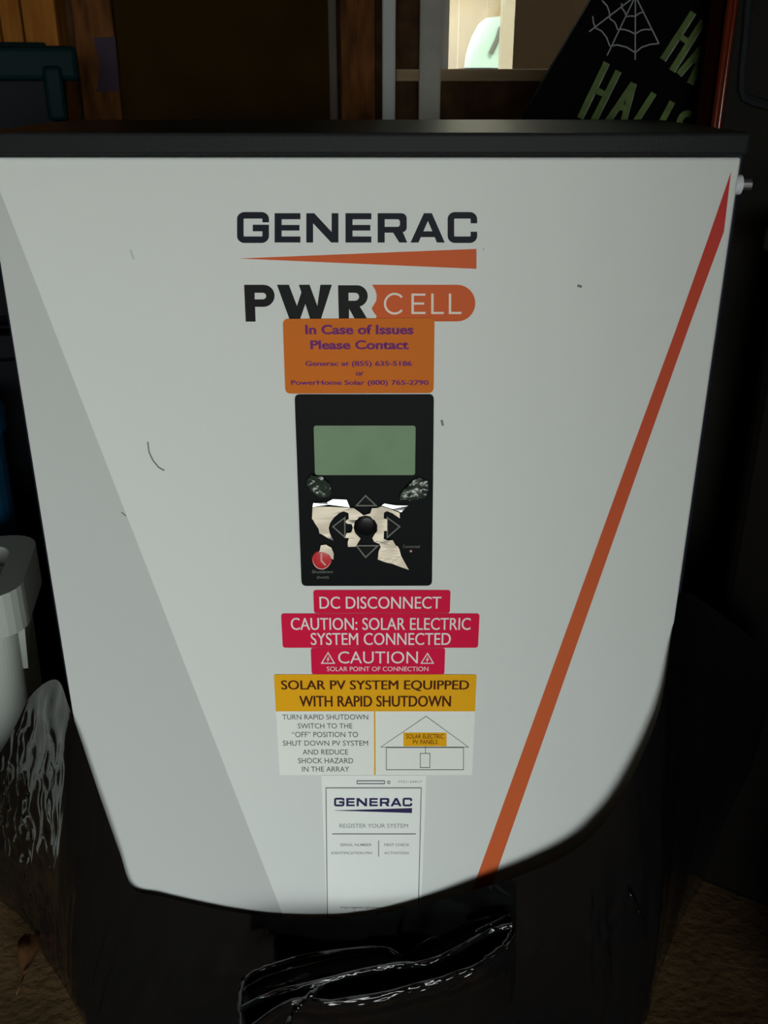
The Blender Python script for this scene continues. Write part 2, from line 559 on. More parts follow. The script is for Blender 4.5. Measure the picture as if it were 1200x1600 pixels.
# ------------------------------------------------------------------ the inverter cabinet
X0, X1 = at(62, 800, PANEL_Y).x, at(1079, 800, PANEL_Y).x
ZT = at(600, 246, PANEL_Y).z
ZB = 0.075
inv = thing('power_inverter', ((X0 + X1) / 2, PANEL_Y + 0.1, 0.0),
            'large white metal inverter cabinet with orange stripe, black keypad and warning stickers', 'inverter')
box('chassis', (X0 - 0.010, PANEL_Y + 0.022, 0.05), (X1 + 0.010, PANEL_Y + 0.20, ZT + 0.001), M_chassis, inv, bevel=0.002,
    label='dark charcoal metal casing behind the cover')
for fx in (X0 + 0.03, X1 - 0.03):
    for fy in (PANEL_Y + 0.05, PANEL_Y + 0.17):
        bm = bmesh.new()
        add_cyl(bm, (fx, fy, 0.026), 0.014, 0.052, 'Z', 20)
        link('foot', from_bm(bm, 'foot'), M_chassis, inv)
cover = box('front_cover', (X0, PANEL_Y, ZB), (X1, PANEL_Y + 0.022, ZT), M_cover, inv, bevel=0.0018, seg=3,
            label='flat white powder-coated front cover')
zl0, zl1 = at(600, 243, PANEL_Y - 0.006).z, at(600, 207, PANEL_Y - 0.006).z
xl = at(1172, 225, PANEL_Y - 0.006).x
box('lid', (2 * (X0 + X1) / 2 - xl, PANEL_Y - 0.006, zl0), (xl, PANEL_Y + 0.205, zl1), M_lid, inv, bevel=0.0022, seg=3,
    label='dark grey overhanging top lid')
# side screw
sp = at(1157, 285, PANEL_Y + 0.03)
bm = bmesh.new()
add_cyl(bm, (X1 + 0.0035, PANEL_Y + 0.015, sp.z), 0.0062, 0.007, 'X', 24)
sc_o = link('screw', from_bm(bm, 'screw'), M_nylon, inv, label='pale screw on the right edge')
bm = bmesh.new()
add_cyl(bm, (X1 + 0.0105, PANEL_Y + 0.016, sp.z), 0.0035, 0.007, 'X', 16)
link('screw_tip', from_bm(bm, 'tip'), M_steel, sc_o)

D = 0.00025


def decal(name, loops, layer, material, parent, label=None, thick=0.0002):
    return link(name, flat(loops, PANEL_Y - layer * D, thick), material, parent, label)


ZBm = ZB + 0.003
# printed grey wedge on the left
tl = at(-22, 256, PANEL_Y)
q0, q1 = at(0, 300, PANEL_Y), at(437, 1417, PANEL_Y)
k = (q1.x - q0.x) / (q1.z - q0.z)
xtop = X0 + 0.001
ztop = q0.z + (xtop - q0.x) / k
xb = q0.x + k * (ZBm - q0.z)
decal('grey_wedge', [[(xtop, ZBm), (xb, ZBm), (xtop, ztop)]], 0, M_greyprint, inv, 'pale grey printed wedge on the left side')
# orange diagonal stripe
L0, L1 = at(988, 700, PANEL_Y), at(738, 1390, PANEL_Y)
R0, R1 = at(1010, 697, PANEL_Y), at(768, 1385, PANEL_Y)


def ext(p, q, z):
    return (p.x + (q.x - p.x) * (z - p.z) / (q.z - p.z), z)


pts = pp([(1142, 269), (1108, 368), (1056, 515), (988, 700)]) + [ext(L0, L1, ZBm), ext(R0, R1, ZBm)] + pp([(1010, 697), (1082, 495), (1131, 362), (1140, 287)])
decal('orange_stripe', [pts], 0, M_stripe, inv, 'orange diagonal stripe pointed at the top right')


# ------------------------------------------------------------------ brand lettering
def logo_loops(mp):
    """seven wide square letters in a 1200-px-wide drawing frame"""
    G = stroke([(205, 102)] + arc(187, 88, 18, 0, -90, 5, 16) + arc(115, 88, 18, -90, -180, 5, 16) + arc(115, 160, 18, 180, 90, 5, 16)
               + arc(187, 160, 18, 90, 0, 5, 16) + [(205, 126), (150, 126)], 28)
    E = lambda x: [(x, 63), (x + 110, 63), (x + 110, 89), (x + 30, 89), (x + 30, 113), (x + 106, 113), (x + 106, 137), (x + 30, 137),
                   (x + 30, 162), (x + 110, 162), (x + 110, 188), (x, 188)]
    N = [(378, 188), (378, 63), (412, 63), (486, 143), (486, 63), (515, 63), (515, 188), (484, 188), (407, 106), (407, 188)]
    R = [(682, 188), (682, 63)] + arc(784, 85, 22, -90, 0, 5) + arc(786, 124, 20, 0, 80, 5) + [(808, 188), (774, 188), (748, 146), (712, 146), (712, 188)]
    Rh = [(712, 89), (770, 89), (777, 96), (777, 114), (770, 121), (712, 121)]
    A = [(822, 188), (879, 63), (913, 63), (968, 188), (934, 188), (925, 165), (866, 165), (856, 188)]
    Ah = [(877, 140), (896, 96), (915, 140)]
    C = stroke([(1092, 106)] + arc(1074, 88, 18, 0, -90, 5, 16) + arc(1012, 88, 18, -90, -180, 5, 16) + arc(1012, 160, 18, 180, 90, 5, 16)
               + arc(1074, 160, 18, 90, 0, 5, 16) + [(1092, 142)], 28)
    return [pp(mp(l)) for l in (G, E(243), N, E(545), R, Rh, A, Ah, C)]


c3 = cropmap(340, 310, 2.727)
decal('brand_lettering', logo_loops(c3), 0, M_ink, inv, 'large black brand lettering at the top of the cover')
decal('brand_wedge', [pp(c3([(90, 256), (1103, 215), (1103, 300)]))], 0, M_orange_tag, inv, 'thin orange wedge under the brand lettering')
P = [(113, 368)] + arc(196, 415, 47, -90, 90, 12) + [(160, 462), (162, 525), (120, 525)]
Ph = [(158, 402)] + arc(193, 416, 14, -90, 90, 8) + [(158, 430)]
Wl = [(253, 368), (304, 368), (338, 458), (357, 400), (346, 368), (392, 368), (425, 458), (438, 368), (487, 368), (437, 525), (398, 525), (374, 450), (348, 525), (310, 525)]
Rl = [(513, 370)] + arc(594, 416, 46, -90, 75, 12) + [(645, 525), (592, 525), (560, 470), (560, 525), (517, 525)]
Rh = [(558, 402)] + arc(586, 419, 17, -90, 90, 8) + [(558, 436)]
decal('product_lettering', [pp(c3(l)) for l in (P, Ph, Wl, Rl, Rh)], 0, M_black_ink, inv, 'bold black three letter product name above the orange sticker')
tagl = [(658, 368)] + arc(1022, 446, 76, -90, 90, 16, 78) + [(668, 524), (678, 502), (664, 484), (656, 468), (664, 456), (676, 436), (678, 412), (672, 390)]
ct = decal('cell_tag', [pp(c3(tagl))], 0, M_orange_tag, inv, 'rounded orange tag with thin white letters')
Cc = stroke(arc(754, 448, 41, -40, -320, 22, 42), 9)
Es = [(826, 405), (885, 405), (885, 414), (836, 414), (836, 443), (880, 443), (880, 452), (836, 452), (836, 483), (886, 483), (886, 492), (826, 492)]
Ls = lambda x: [(x, 405), (x + 10, 405), (x + 10, 483), (x + 54, 483), (x + 54, 492), (x, 492)]
decal('lettering', [pp(c3(l)) for l in (Cc, Es, Ls(910), Ls(985))], 1, M_cream_ink, ct)

# ------------------------------------------------------------------ stickers
LAY = 1


def sticker(name, outline, material, label, layer=1):
    return decal(name, [outline], layer, material, inv, label, thick=0.00035)


def letters(lines, mp, parent, material, weight=0.0, layer=3, name='lettering', label=None, fat=0.0):
    ms = []
    for s, x0, y0, x1, y1 in lines:
        (a0, b0), (a1, b1) = mp([(x0, y0), (x1, y1)])
        for dx in ((0.0,) if fat == 0 else (-fat, fat)):
            ms.append(text_mesh(s, a0 + dx, b0, a1 + dx, b1, PANEL_Y - layer * D - (0.00003 if dx > 0 else 0), weight))
    return link(name, merge(ms), material, parent, label)


def px_round(pts, r):
    """round the corners of a convex photo polygon"""
    out = []
    n = len(pts)
    for i in range(n):
        p, a_, b_ = Vector(pts[i]), Vector(pts[i - 1]), Vector(pts[(i + 1) % n])
        s = p + (a_ - p).normalized() * r
        e = p + (b_ - p).normalized() * r
        for j in range(7):
            t_ = j / 6
            out.append(tuple(s * (1 - t_) ** 2 + p * 2 * t_ * (1 - t_) + e * t_ ** 2))
    return out


cO = cropmap(430, 490, 4.615)
so = sticker('contact_sticker', pp(px_round([(442, 498), (679, 496.5), (677.5, 613.5), (446, 614.5)], 9)), M_orange_label,
             'orange contact sticker with purple writing above the keypad', layer=2)
letters([('In Case of Issues', 218, 80, 995, 150), ('Please Contact', 255, 192, 962, 258)], cO, so, M_purple_ink, 0.022, layer=4, fat=0.35)
letters([('Generac at (855) 635-5186', 218, 342, 985, 388), ('or', 583, 422, 638, 448), ('PowerHome Solar (800) 765-2790', 115, 480, 1105, 524)],
        cO, so, M_purple_ink, 0.012, layer=4, name='contact_lines', fat=0.3)

c5 = cropmap(420, 910, 3.529)
s1 = sticker('disconnect_sticker', prect(489.5, 921.5, 704, 957.5, 0.0022), M_red_label, 'small crimson disconnect sticker below the keypad')
letters([('DC DISCONNECT', 280, 78, 950, 145)], c5, s1, M_white_ink, 0.0, fat=0.2)
s2 = sticker('caution_sticker', prect(439.3, 958.2, 749.3, 1011.5, 0.0022), M_red_label, 'wide crimson two-line caution sticker')
letters([('CAUTION: SOLAR ELECTRIC', 122, 195, 1112, 262), ('SYSTEM CONNECTED', 232, 278, 1003, 345)], c5, s2, M_white_ink, 0.0, fat=0.2)
s3 = sticker('connection_sticker', prect(485.7, 1012.2, 695.5, 1052.8, 0.0018), M_red_label, 'small crimson caution sticker with two warning triangles')
letters([('CAUTION', 382, 380, 822, 447), ('SOLAR POINT OF CONNECTION', 320, 464, 880, 489)], c5, s3, M_white_ink, 0.0)
for pts3 in ([(287, 445), (327, 378), (367, 445)], [(835, 445), (875, 383), (912, 445)]):
    c_ = Vector((sum(p[0] for p in pts3) / 3, sum(p[1] for p in pts3) / 3))
    inner = [tuple(c_ + (Vector(p) - c_) * 0.74) for p in pts3]
    x_, y_ = c_
    bolt = [(x_ + 3, y_ - 22), (x_ - 8, y_ + 3), (x_ - 1, y_ + 2), (x_ - 5, y_ + 17), (x_ + 9, y_ - 6), (x_ + 2, y_ - 5)]
    decal('warning_triangle', [pp(c5(pts3)), pp(c5(inner)), pp(c5(bolt))], 3, M_white_ink, s3)
s4 = sticker('shutdown_sticker', prect(428.5, 1053.0, 744.5, 1210.4, 0.0015), M_white_label, 'largest sticker, amber band over white with house drawing')
xa_, xb_ = prect(428.5, 1053.0, 744.5, 1210.4)[0][0], prect(428.5, 1053.0, 744.5, 1210.4)[1][0]
za_, zb_ = at(600, 1110.5, PANEL_Y).z, at(600, 1053.0, PANEL_Y).z
r_ = 0.0015
band = [(xa_, za_), (xb_, za_)] + arc(xb_ - r_, zb_ - r_, r_, 0, 90, 5) + arc(xa_ + r_, zb_ - r_, r_, 90, 180, 5)
decal('amber_band', [band], 2.6, M_yellow_label, s4, 'amber heading band')
xd, xe = at(584.5, 1160, PANEL_Y).x, at(586.8, 1160, PANEL_Y).x
decal('divider', [[(xd, at(0, 1209.5, PANEL_Y).z), (xe, at(0, 1209.5, PANEL_Y).z), (xe, za_), (xd, za_)]], 2.6, M_yellow_label, s4, 'thin amber dividing line')
letters([('SOLAR PV SYSTEM EQUIPPED', 70, 540, 1103, 600), ('WITH RAPID SHUTDOWN', 170, 625, 1003, 685)], c5, s4, M_brown_ink, 0.0, layer=4, name='heading', fat=0.5)
letters([('TURN RAPID SHUTDOWN', 75, 728, 548, 756), ('SWITCH TO THE', 160, 777, 460, 805), ('\u201cOFF\u201d POSITION TO', 128, 824, 492, 853),
         ('SHUT DOWN PV SYSTEM', 78, 872, 547, 900), ('AND REDUCE', 187, 921, 437, 949), ('SHOCK HAZARD', 162, 968, 465, 997),
         ('IN THE ARRAY', 183, 1015, 443, 1043)], c5, s4, M_line_ink, 0.0)


def outline_loops(pts, w):
    """closed outline: outer and inner loop around a convex polygon given in photo crop units"""
    n = len(pts)
    c_ = Vector((sum(p[0] for p in pts) / n, sum(p[1] for p in pts) / n))
    o_, i_ = [], []
    for k_ in range(n):
        p, a_, b_ = Vector(pts[k_]), Vector(pts[k_ - 1]), Vector(pts[(k_ + 1) % n])
        d0, d1 = (p - a_).normalized(), (b_ - p).normalized()
        n0, n1 = Vector((-d0.y, d0.x)), Vector((-d1.y, d1.x))
        m = n0 + n1
        m = m / max(0.25, m.dot(n0))
        s = 1 if m.dot(p - c_) > 0 else -1
        o_.append(tuple(p + m * s * w / 2))
        i_.append(tuple(p - m * s * w / 2))
    return [o_, i_]


hl = outline_loops([(618, 905), (867, 735), (1100, 905)], 3.5) + outline_loops([(648, 908), (1073, 908), (1073, 1030), (648, 1030)], 3.5)
hl2 = outline_loops([(835, 940), (888, 940), (888, 1018), (835, 1018)], 3.5) + [stroke([(864, 900), (864, 938)], 3.5)]
mh = merge([flat([pp(c5(l)) for l in hl[:2]], PANEL_Y - 2.6 * D, 0.0001), flat([pp(c5(l)) for l in hl[2:]], PANEL_Y - 2.6 * D, 0.0001),
            flat([pp(c5(l)) for l in hl2], PANEL_Y - 2.6 * D, 0.0001)])
link('house_drawing', mh, M_line_ink, s4, 'thin line drawing of a house')
decal('amber_plate', [pp(c5([(742, 825), (980, 825), (980, 900), (742, 900)]))], 2.8, M_yellow_label, s4, 'small amber plate on the drawn roof')
letters([('SOLAR ELECTRIC', 758, 836, 965, 861), ('PV PANELS', 795, 868, 930, 891)], c5, s4, M_brown_ink, 0.0, layer=4.2, name='plate_lettering')

c6 = cropmap(480, 1200, 6.0)
s5 = sticker('register_label', pp([(502, 1211.0), (666, 1211.0), (657, 1438), (511, 1438)]), M_paper_label, 'tall white registration label at the bottom of the cover', layer=0.4)
fr = []
for lp in outline_loops([(176, 182), (1069, 182), (1040, 1400), (190, 1400)], 7):
    fr.append(pp(c6(lp)))
decal('frame_line', fr, 2, M_line_ink, s5)
c6l = lambda pts: c6([(252 + (p[0] - 83) * 733 / 1024, 275 + (p[1] - 58) * 80 / 132) for p in pts])
decal('brand_lettering', logo_loops(c6l), 2, M_navy, s5)
decal('brand_wedge', [pp(c6([(255, 394), (983, 372), (981, 417)]))], 2, M_navy, s5)
letters([('REGISTER YOUR SYSTEM', 303, 522, 945, 560)], c6, s5, M_grey_ink, 0.0, layer=2, name='heading')
letters([('SERIAL NUMBER', 310, 707, 605, 731), ('IDENTIFICATION PIN', 225, 784, 605, 808), ('FIRST CHECK', 722, 707, 960, 731),
         ('ACTIVATION', 722, 784, 950, 808)], c6, s5, M_grey_ink, 0.01, layer=2, name='fields')
letters([('Visit register.generac.com or scan', 310, 1297, 908, 1320), ('to start your registration', 430, 1335, 795, 1354)], c6, s5, M_line_ink, 0.0, layer=2, name='footer')
letters([('7731-34917', 850, 118, 1075, 139)], c6, s5, M_grey_ink, 0.0, layer=2, name='serial_code')
decal('rule', [pp(c6([(235, 610), (1018, 610), (1018, 617), (235, 617)]))], 2, M_line_ink, s5)
decal('rule', [pp(c6([(667, 675), (673, 675), (673, 825), (667, 825)]))], 2, M_line_ink, s5)
decal('slot_outline', [pp(c6(l)) for l in outline_loops([(468, 116), (725, 116), (725, 142), (468, 142)], 7)]
      + [pp(c6(l)) for l in (arc(765, 130, 15, 0, 350, 14), arc(765, 130, 9, 0, 350, 14))], 2, M_line_ink, s5)

# scuffs on the cover
for pts_, w_ in (([(231, 690), (233, 706), (239, 719), (248, 730), (257, 735)], 2.2), ([(164, 747), (171, 748)], 3), ([(902, 446), (909, 448)], 4),
                 ([(690, 656), (692, 665)], 3.5), ([(754, 389), (757, 390)], 3), ([(204, 390), (209, 405)], 3.0), ([(190, 800), (197, 806)], 2.0)):
    decal('scuff_mark', [pp(stroke(pts_, w_))], 0.6, M_scuff if w_ != 3.0 else M_greyprint, inv)

# ------------------------------------------------------------------ keypad
c4 = cropmap(440, 600, 4.615)
kp = decal('control_panel', [pp(px_round(c4([(95, 73), (1098, 73), (1084, 1449), (145, 1451)]), 8))], 0, M_keypad, inv,
           'black keypad with green display and arrow buttons', thick=0.0012)
KY = 0.0013 / D          # layers on top of the keypad face
scr = decal('display', [pp(px_round(c4([(232, 295), (966, 295), (962, 651), (242, 651)]), 4.5))], KY, M_lcd, kp, 'blank pale green display', thick=0.0003)
TRI = {'up': [(540, 867), (606, 795), (682, 867)], 'right': [(762, 953), (851, 1018), (762, 1096)],
       'left': [(457, 953), (371, 1018), (457, 1094)], 'down': [(540, 1155), (606, 1239), (694, 1155)]}
for nm, tri in TRI.items():
    bt = decal('arrow_button', [pp(c4(tri))], KY, M_button, kp, thick=0.0010)
    decal('outline', [pp(c4(l)) for l in outline_loops(tri, 9)], KY + 4.2, M_outline, bt, thick=0.0002) if False else None
    link('button_outline', flat([pp(c4(l)) for l in outline_loops(tri, 9)], PANEL_Y - 0.0024, 0.0002), M_outline, kp)


def dome(cx, cy, r, h, mapf, Y):
    c_ = mapf([(cx, cy)])[0]
    p = at(c_[0], c_[1], Y)
    e = mapf([(cx + r, cy)])[0]
    rr = at(e[0], e[1], Y).x - p.x
    bm = bmesh.new()
    n, m = 36, 6
    rings = []
    for i in range(m):
        a_ = i / m * math.pi / 2
        rings.append([bm.verts.new((p.x + rr * math.cos(a_) * math.cos(2 * math.pi * k_ / n), Y - h * math.sin(a_), p.z + rr * math.cos(a_) * math.sin(2 * math.pi * k_ / n))) for k_ in range(n)])
    for i in range(m - 1):
        for k_ in range(n):
            bm.faces.new((rings[i][k_], rings[i][(k_ + 1) % n], rings[i + 1][(k_ + 1) % n], rings[i + 1][k_]))
    tp = bm.verts.new((p.x, Y - h, p.z))
    for k_ in range(n):
        bm.faces.new((rings[-1][k_], rings[-1][(k_ + 1) % n], tp))
    return from_bm(bm, 'dome')


link('enter_button', dome(605, 1018, 82, 0.0022, c4, PANEL_Y - 0.0012), M_button, kp, 'round black centre button', smooth=True)
pw = link('power_button', dome(290, 1265, 72, 0.0016, c4, PANEL_Y - 0.0012), M_power, kp, 'round red power button', smooth=True)
yy = PANEL_Y - 0.0029
link('power_symbol', merge([
    flat([pp(c4(arc(290, 1265, 64, 0, 354, 40))), pp(c4(arc(290, 1265, 57, 0, 354, 40)))], yy + 0.0012, 0.0003),
    flat([pp(c4([(283, 1205), (294, 1205), (294, 1258), (325, 1290), (316, 1298), (283, 1265)]))], yy, 0.0003)]), M_pink, kp)
letters([('Shutdown', 220, 1342, 370, 1364), ('(hold)', 255, 1384, 340, 1408)], c4, kp, M_outline, 0.0, layer=KY + 0.5, name='button_caption')
letters([('Connected', 875, 1160, 995, 1182)], c4, kp, M_outline, 0.0, layer=KY + 0.5, name='lamp_caption')
link('indicator_lamp', dome(932, 1205, 9, 0.0006, c4, PANEL_Y - 0.0012), M_pink, kp)

# film cut to the outline of reflected light; top strips tilted to mirror sky
cut = lambda l: pp(c4(l))
film_main = [(226, 872), (300, 868), (380, 872), (470, 876), (520, 880), (560, 905), (592, 930), (640, 915), (652, 880), (690, 878), (720, 868), (780, 885), (850, 912), (852, 950),
             (800, 916), (760, 900), (738, 912), (736, 950), (760, 955), (760, 1040), (738, 1042), (736, 1100), (765, 1112), (800, 1108), (820, 1140),
             (848, 1180), (862, 1228), (917, 1320), (860, 1302), (800, 1280), (740, 1268), (694, 1250), (700, 1195), (718, 1160), (705, 1135),
             (668, 1120), (655, 1095), (690, 1040), (690, 1000), (672, 968), (640, 938), (606, 930), (560, 942), (530, 975), (520, 1018), (535, 1065), (570, 1098),
             (556, 1120), (536, 1152), (480, 1154), (478, 1122), (486, 1098), (458, 1092), (470, 1062), (505, 1048), (515, 1020), (508, 995), (470, 990), (462, 975), (486, 955), (484, 915),
             (450, 902), (415, 915), (378, 945), (350, 990), (342, 1020), (352, 1070), (376, 1112), (330, 1092), (278, 1062), (268, 1025), (240, 985), (222, 950)]


def tilted(me, deg, base_y, z0):
    """film hinged along the height z0 and leaning towards the wall above it"""
    for v in me.vertices:
        v.co.y = base_y + (v.co.z - z0) * math.tan(math.radians(deg)) + 0.00016 * noise.noise(v.co * 60)
    return me


def film_bands(poly, edges):
    """film in level bands, all tilted to mirror the bright slab"""
    me0 = flat([cut(poly)], 0, 0.0)
    out = []
    for (ya, yb, deg) in edges:
        za, zb_ = at(570, 600 + yb / 4.615, PANEL_Y).z, at(570, 600 + ya / 4.615, PANEL_Y).z
        bm = bmesh.new()
        bm.from_mesh(me0)
        for zz, up in ((za, False), (zb_, True)):
            g = bm.verts[:] + bm.edges[:] + bm.faces[:]
            bmesh.ops.bisect_plane(bm, geom=g, plane_co=(0, 0, zz), plane_no=(0, 0, 1), clear_outer=up, clear_inner=not up)
        bmesh.ops.triangulate(bm, faces=bm.faces[:])
        bmesh.ops.subdivide_edges(bm, edges=bm.edges[:], cuts=2, use_grid_fill=True)
        m_ = bpy.data.meshes.new('band')
        bm.to_mesh(m_)
        bm.free()
        out.append(tilted(m_, deg, PANEL_Y - 0.0048, za))
    bpy.data.meshes.remove(me0)
    return merge(out)


link('protective_film', film_bands(film_main, [(860, 960, 6.6), (960, 1060, 7.2), (1060, 1160, 7.8), (1160, 1330, 8.4)]), M_film, kp,
     'clear film on the keys shaped to the patches of reflected light')
link('film_glint', film_bands([(285, 1150), (320, 1145), (360, 1165), (378, 1205), (376, 1245), (362, 1240), (345, 1212), (310, 1196), (274, 1196)],
                              [(1140, 1250, 8.2)]), M_film, kp)
for poly_ in ([(226, 866), (232, 842), (330, 838), (372, 818), (470, 822), (492, 868), (420, 862), (340, 852)],
              [(722, 862), (742, 850), (820, 862), (912, 864), (862, 905), (800, 884)]):
    me_ = flat([cut(poly_)], 0, 0.0)
    link('film_sky_strip', tilted(me_, 18, PANEL_Y - 0.0050, min(v.co.z for v in me_.vertices)), M_film, kp, 'clear film strip tilted to mirror the sky')


def crinkle(poly, name, amp):
    me = flat([cut(poly)], PANEL_Y - 0.0016, 0.0001)
    bm = bmesh.new()
    bm.from_mesh(me)
    bpy.data.meshes.remove(me)
    bmesh.ops.triangulate(bm, faces=bm.faces[:])
    bmesh.ops.subdivide_edges(bm, edges=bm.edges[:], cuts=5, use_grid_fill=True)
    for v in bm.verts:
        v.co.y -= 0.001 + amp * abs(noise.noise(v.co * 160))
    me = bpy.data.meshes.new(name)
    bm.to_mesh(me)
    bm.free()
    return me


for poly_ in ([(215, 640), (290, 655), (350, 705), (362, 770), (340, 800), (280, 806), (215, 760), (180, 690)],
              [(860, 770), (930, 700), (985, 660), (1050, 690), (1060, 740), (1030, 805), (930, 830), (850, 812)]):
    link('film_crease', crinkle(poly_, 'c', 0.0035), M_filmdull, kp, 'crinkled film beside the display', smooth=True)

# ------------------------------------------------------------------ black plastic bag around the foot of the cabinet
RIM = [(-90, 1290, .74), (-45, 1232, .735), (0, 1176, .725), (24, 1134, .712), (50, 1085, .70), (88, 1062, .665), (108, 1105, .636), (125, 1152, .628), (145, 1212, .627), (165, 1270, .626),
       (187, 1332, .627), (208, 1388, .628), (250, 1400, .628), (300, 1412, .628), (360, 1424, .628), (420, 1432, .628), (480, 1435, .628), (540, 1434, .627), (590, 1428, .626), (640, 1418, .624),
       (690, 1406, .621), (740, 1391, .618), (795, 1374, .615), (850, 1353, .613), (890, 1333, .612), (922, 1308, .612), (962, 1260, .613),
       (1004, 1180, .616), (1034, 1095, .621), (1052, 975, .635), (1066, 925, .66), (1110, 948, .685), (1160, 985, .705), (1215, 1030, .725)]
FOOT = [(-.41, .775), (-.39, .76), (-.374, .745), (-.362, .73), (-.350, .712), (-.335, .695), (-.322, .68), (-.31, .665), (-.298, .65), (-.287, .635),
        (-.276, .620), (-.262, .612), (-.24, .606), (-.205, .602), (-.17, .600), (-.13, .598), (-.09, .597), (-.05, .596), (-.015, .595), (.02, .595),
        (.055, .594), (.09, .593), (.125, .591), (.155, .590), (.18, .590), (.20, .590), (.215, .595), (.23, .606), (.248, .635), (.272, .68), (.295, .72), (.32, .76), (.35, .80), (.39, .85)]


def cat(P, t):
    n = len(P) - 1
    i = min(int(t), n - 1)
    f = t - i
    p0, p1, p2, p3 = P[max(i - 1, 0)], P[i], P[i + 1], P[min(i + 2, n)]
    return 0.5 * ((2 * p1) + (p2 - p0) * f + (2 * p0 - 5 * p1 + 4 * p2 - p3) * f * f + (3 * p1 - p0 - 3 * p2 + p3) * f ** 3)


bag = thing('plastic_bag', (-0.02, 0.62, 0.0), 'crumpled glossy black plastic bag pulled around the foot of the white cabinet', 'plastic bag')
rim3 = [at(*p) for p in RIM]
foot3 = [Vector((p[0], p[1], 0.003)) for p in FOOT]
NU, NV = 300, 110
bm = bmesh.new()
rows = []
for i in range(NU + 1):
    tt = i / NU * (len(RIM) - 1)
    r, f = cat(rim3, tt), cat(foot3, tt)
    out = Vector((f.x + 0.02, f.y - 0.72, 0))
    out = out.normalized() if out.length > 0 else Vector((0, -1, 0))
    colv = []
    for j in range(NV + 1):
        v = j / NV
        p = r.lerp(f, v)
        bul = math.sin(math.pi * min(1, v * 1.02)) * (0.004 if 10 < tt < 27 else 0.008)
        n1 = noise.noise(Vector((tt * 0.75 + v * 0.5, v * 0.45, 3.1)))
        n2 = 1 - abs(noise.noise(Vector((tt * 1.1 + v * 1.1, v * 0.7 - tt * 0.1, 7.7)))) * 2
        n3 = 1 - abs(noise.noise(Vector((tt * 2.2 - v * 2, v * 3.0, 1.3)))) * 2
        env = min(1, v * 2.6) ** 1.5 * min(1, (1 - v) * 8)
        lobe = max(0, min(1, (6.5 - tt) / 1.5))
        crease = max(0, 1 - abs(tt - 25.3) / 2.2) * min(1, v * 4)
        n5 = 1 - abs(noise.noise(Vector((tt * 2.6 + v * 3, v * 9.0, 5.5)))) * 2
        n6 = noise.noise(Vector((tt * 6.5, v * 17.0, 8.5)))
        d_ = bul + env * (0.0085 * n1 + 0.0040 * n2 + 0.0005 * n3) * (1.0 - 0.5 * lobe) + lobe * min(1, v * 9) * min(1, (1 - v) * 8) * (0.0045 * n5 + 0.0016 * n6) + crease * (0.0030 * n5 + 0.0008 * n6) * env
        q = p + out * d_ + Vector((0, 0, env * 0.001 * n3))
        q.z = max(q.z, 0.003)
        colv.append(bm.verts.new(q))
    rows.append(colv)
for i in range(NU):
    for j in range(NV):
        bm.faces.new((rows[i][j], rows[i + 1][j], rows[i + 1][j + 1], rows[i][j + 1]))
sheet_me = from_bm(bm, 'bag')
bs = link('sheet', sheet_me, M_bag, bag, smooth=True)

# the bunched, folded-over rim at the front: photo rows with their distances, ridges nearer than valleys
E1 = [(372, 1553), (383, 1524), (455, 1496), (540, 1482), (600, 1480), (626, 1490), (672, 1466), (740, 1436), (797, 1427)]
R1 = [(376, 1572), (425, 1549), (490, 1533), (560, 1515), (618, 1504), (664, 1500), (712, 1480), (765, 1450), (800, 1441)]
R2 = [(385, 1606), (455, 1561), (520, 1561), (595, 1550), (650, 1536), (700, 1522), (750, 1502), (788, 1478), (804, 1458)]


def mixrow(A, B, t_, dy=0):
    return [(a_[0] + (b_[0] - a_[0]) * t_, a_[1] + (b_[1] - a_[1]) * t_ + dy) for a_, b_ in zip(A, B)]


FLAP = [(mixrow(E1, E1, 0, 10), .150), (mixrow(E1, E1, 0, 1), .176), (E1, .178), (mixrow(E1, E1, 0, 6), .1752), (mixrow(E1, R1, .4), .171), (mixrow(E1, R1, .85), .179), (R1, .187),
        (mixrow(R1, R1, 0, 11), .1824), (mixrow(R1, R2, .4), .172), (mixrow(R1, R2, .8), .176), (R2, .188), (mixrow(R2, R2, 0, 13), .1827),
        (mixrow(R2, R2, 0, 22), .172), (mixrow(R2, R2, 0, 44), .140), (mixrow(R2, R2, 0, 100), .10)]


def at_z(px, py, z):
    ang = PITCH + math.atan((py - H_PX / 2) / F_PX)
    return at(px, py, (CAM_Z - z) / math.tan(ang))


grid = [[at_z(p[0], p[1], z - 0.030 + 0.022 * (k_ / 8) ** 2) for k_, p in enumerate(pts_)] for pts_, z in FLAP]
bm = bmesh.new()
NA, NB = 160, 130
vv = []
for a_i in range(NA + 1):
    u = a_i / NA * 8
    ctrl = [cat(row, u) for row in grid]
    colv = []
    for b_i in range(NB + 1):
        w_ = b_i / NB * (len(FLAP) - 1)
        p = cat(ctrl, w_)
        env = min(1, a_i / 12, (NA - a_i) / 12)
        nn = 1 - 2 * abs(noise.noise(Vector((u * 1.3 + w_ * 0.6, w_ * 1.7, 2.2))))
        n4 = noise.noise(Vector((u * 4.1, w_ * 3.3, 9.1)))
        p = p + Vector((0, -0.6, 0.6)) * (0.0016 * nn + 0.0007 * n4 + 0.0006 * noise.noise(Vector((u * 9.0, w_ * 7.0, 4.4)))) * (0.4 + 0.6 * env)
        colv.append(bm.verts.new(p))
    vv.append(colv)
for a_i in range(NA):
    for b_i in range(NB):
        bm.faces.new((vv[a_i][b_i], vv[a_i + 1][b_i], vv[a_i + 1][b_i + 1], vv[a_i][b_i + 1]))
link('folded_rim', from_bm(bm, 'flap'), M_bag, bag, 'bunched shiny fold across the front', smooth=True)


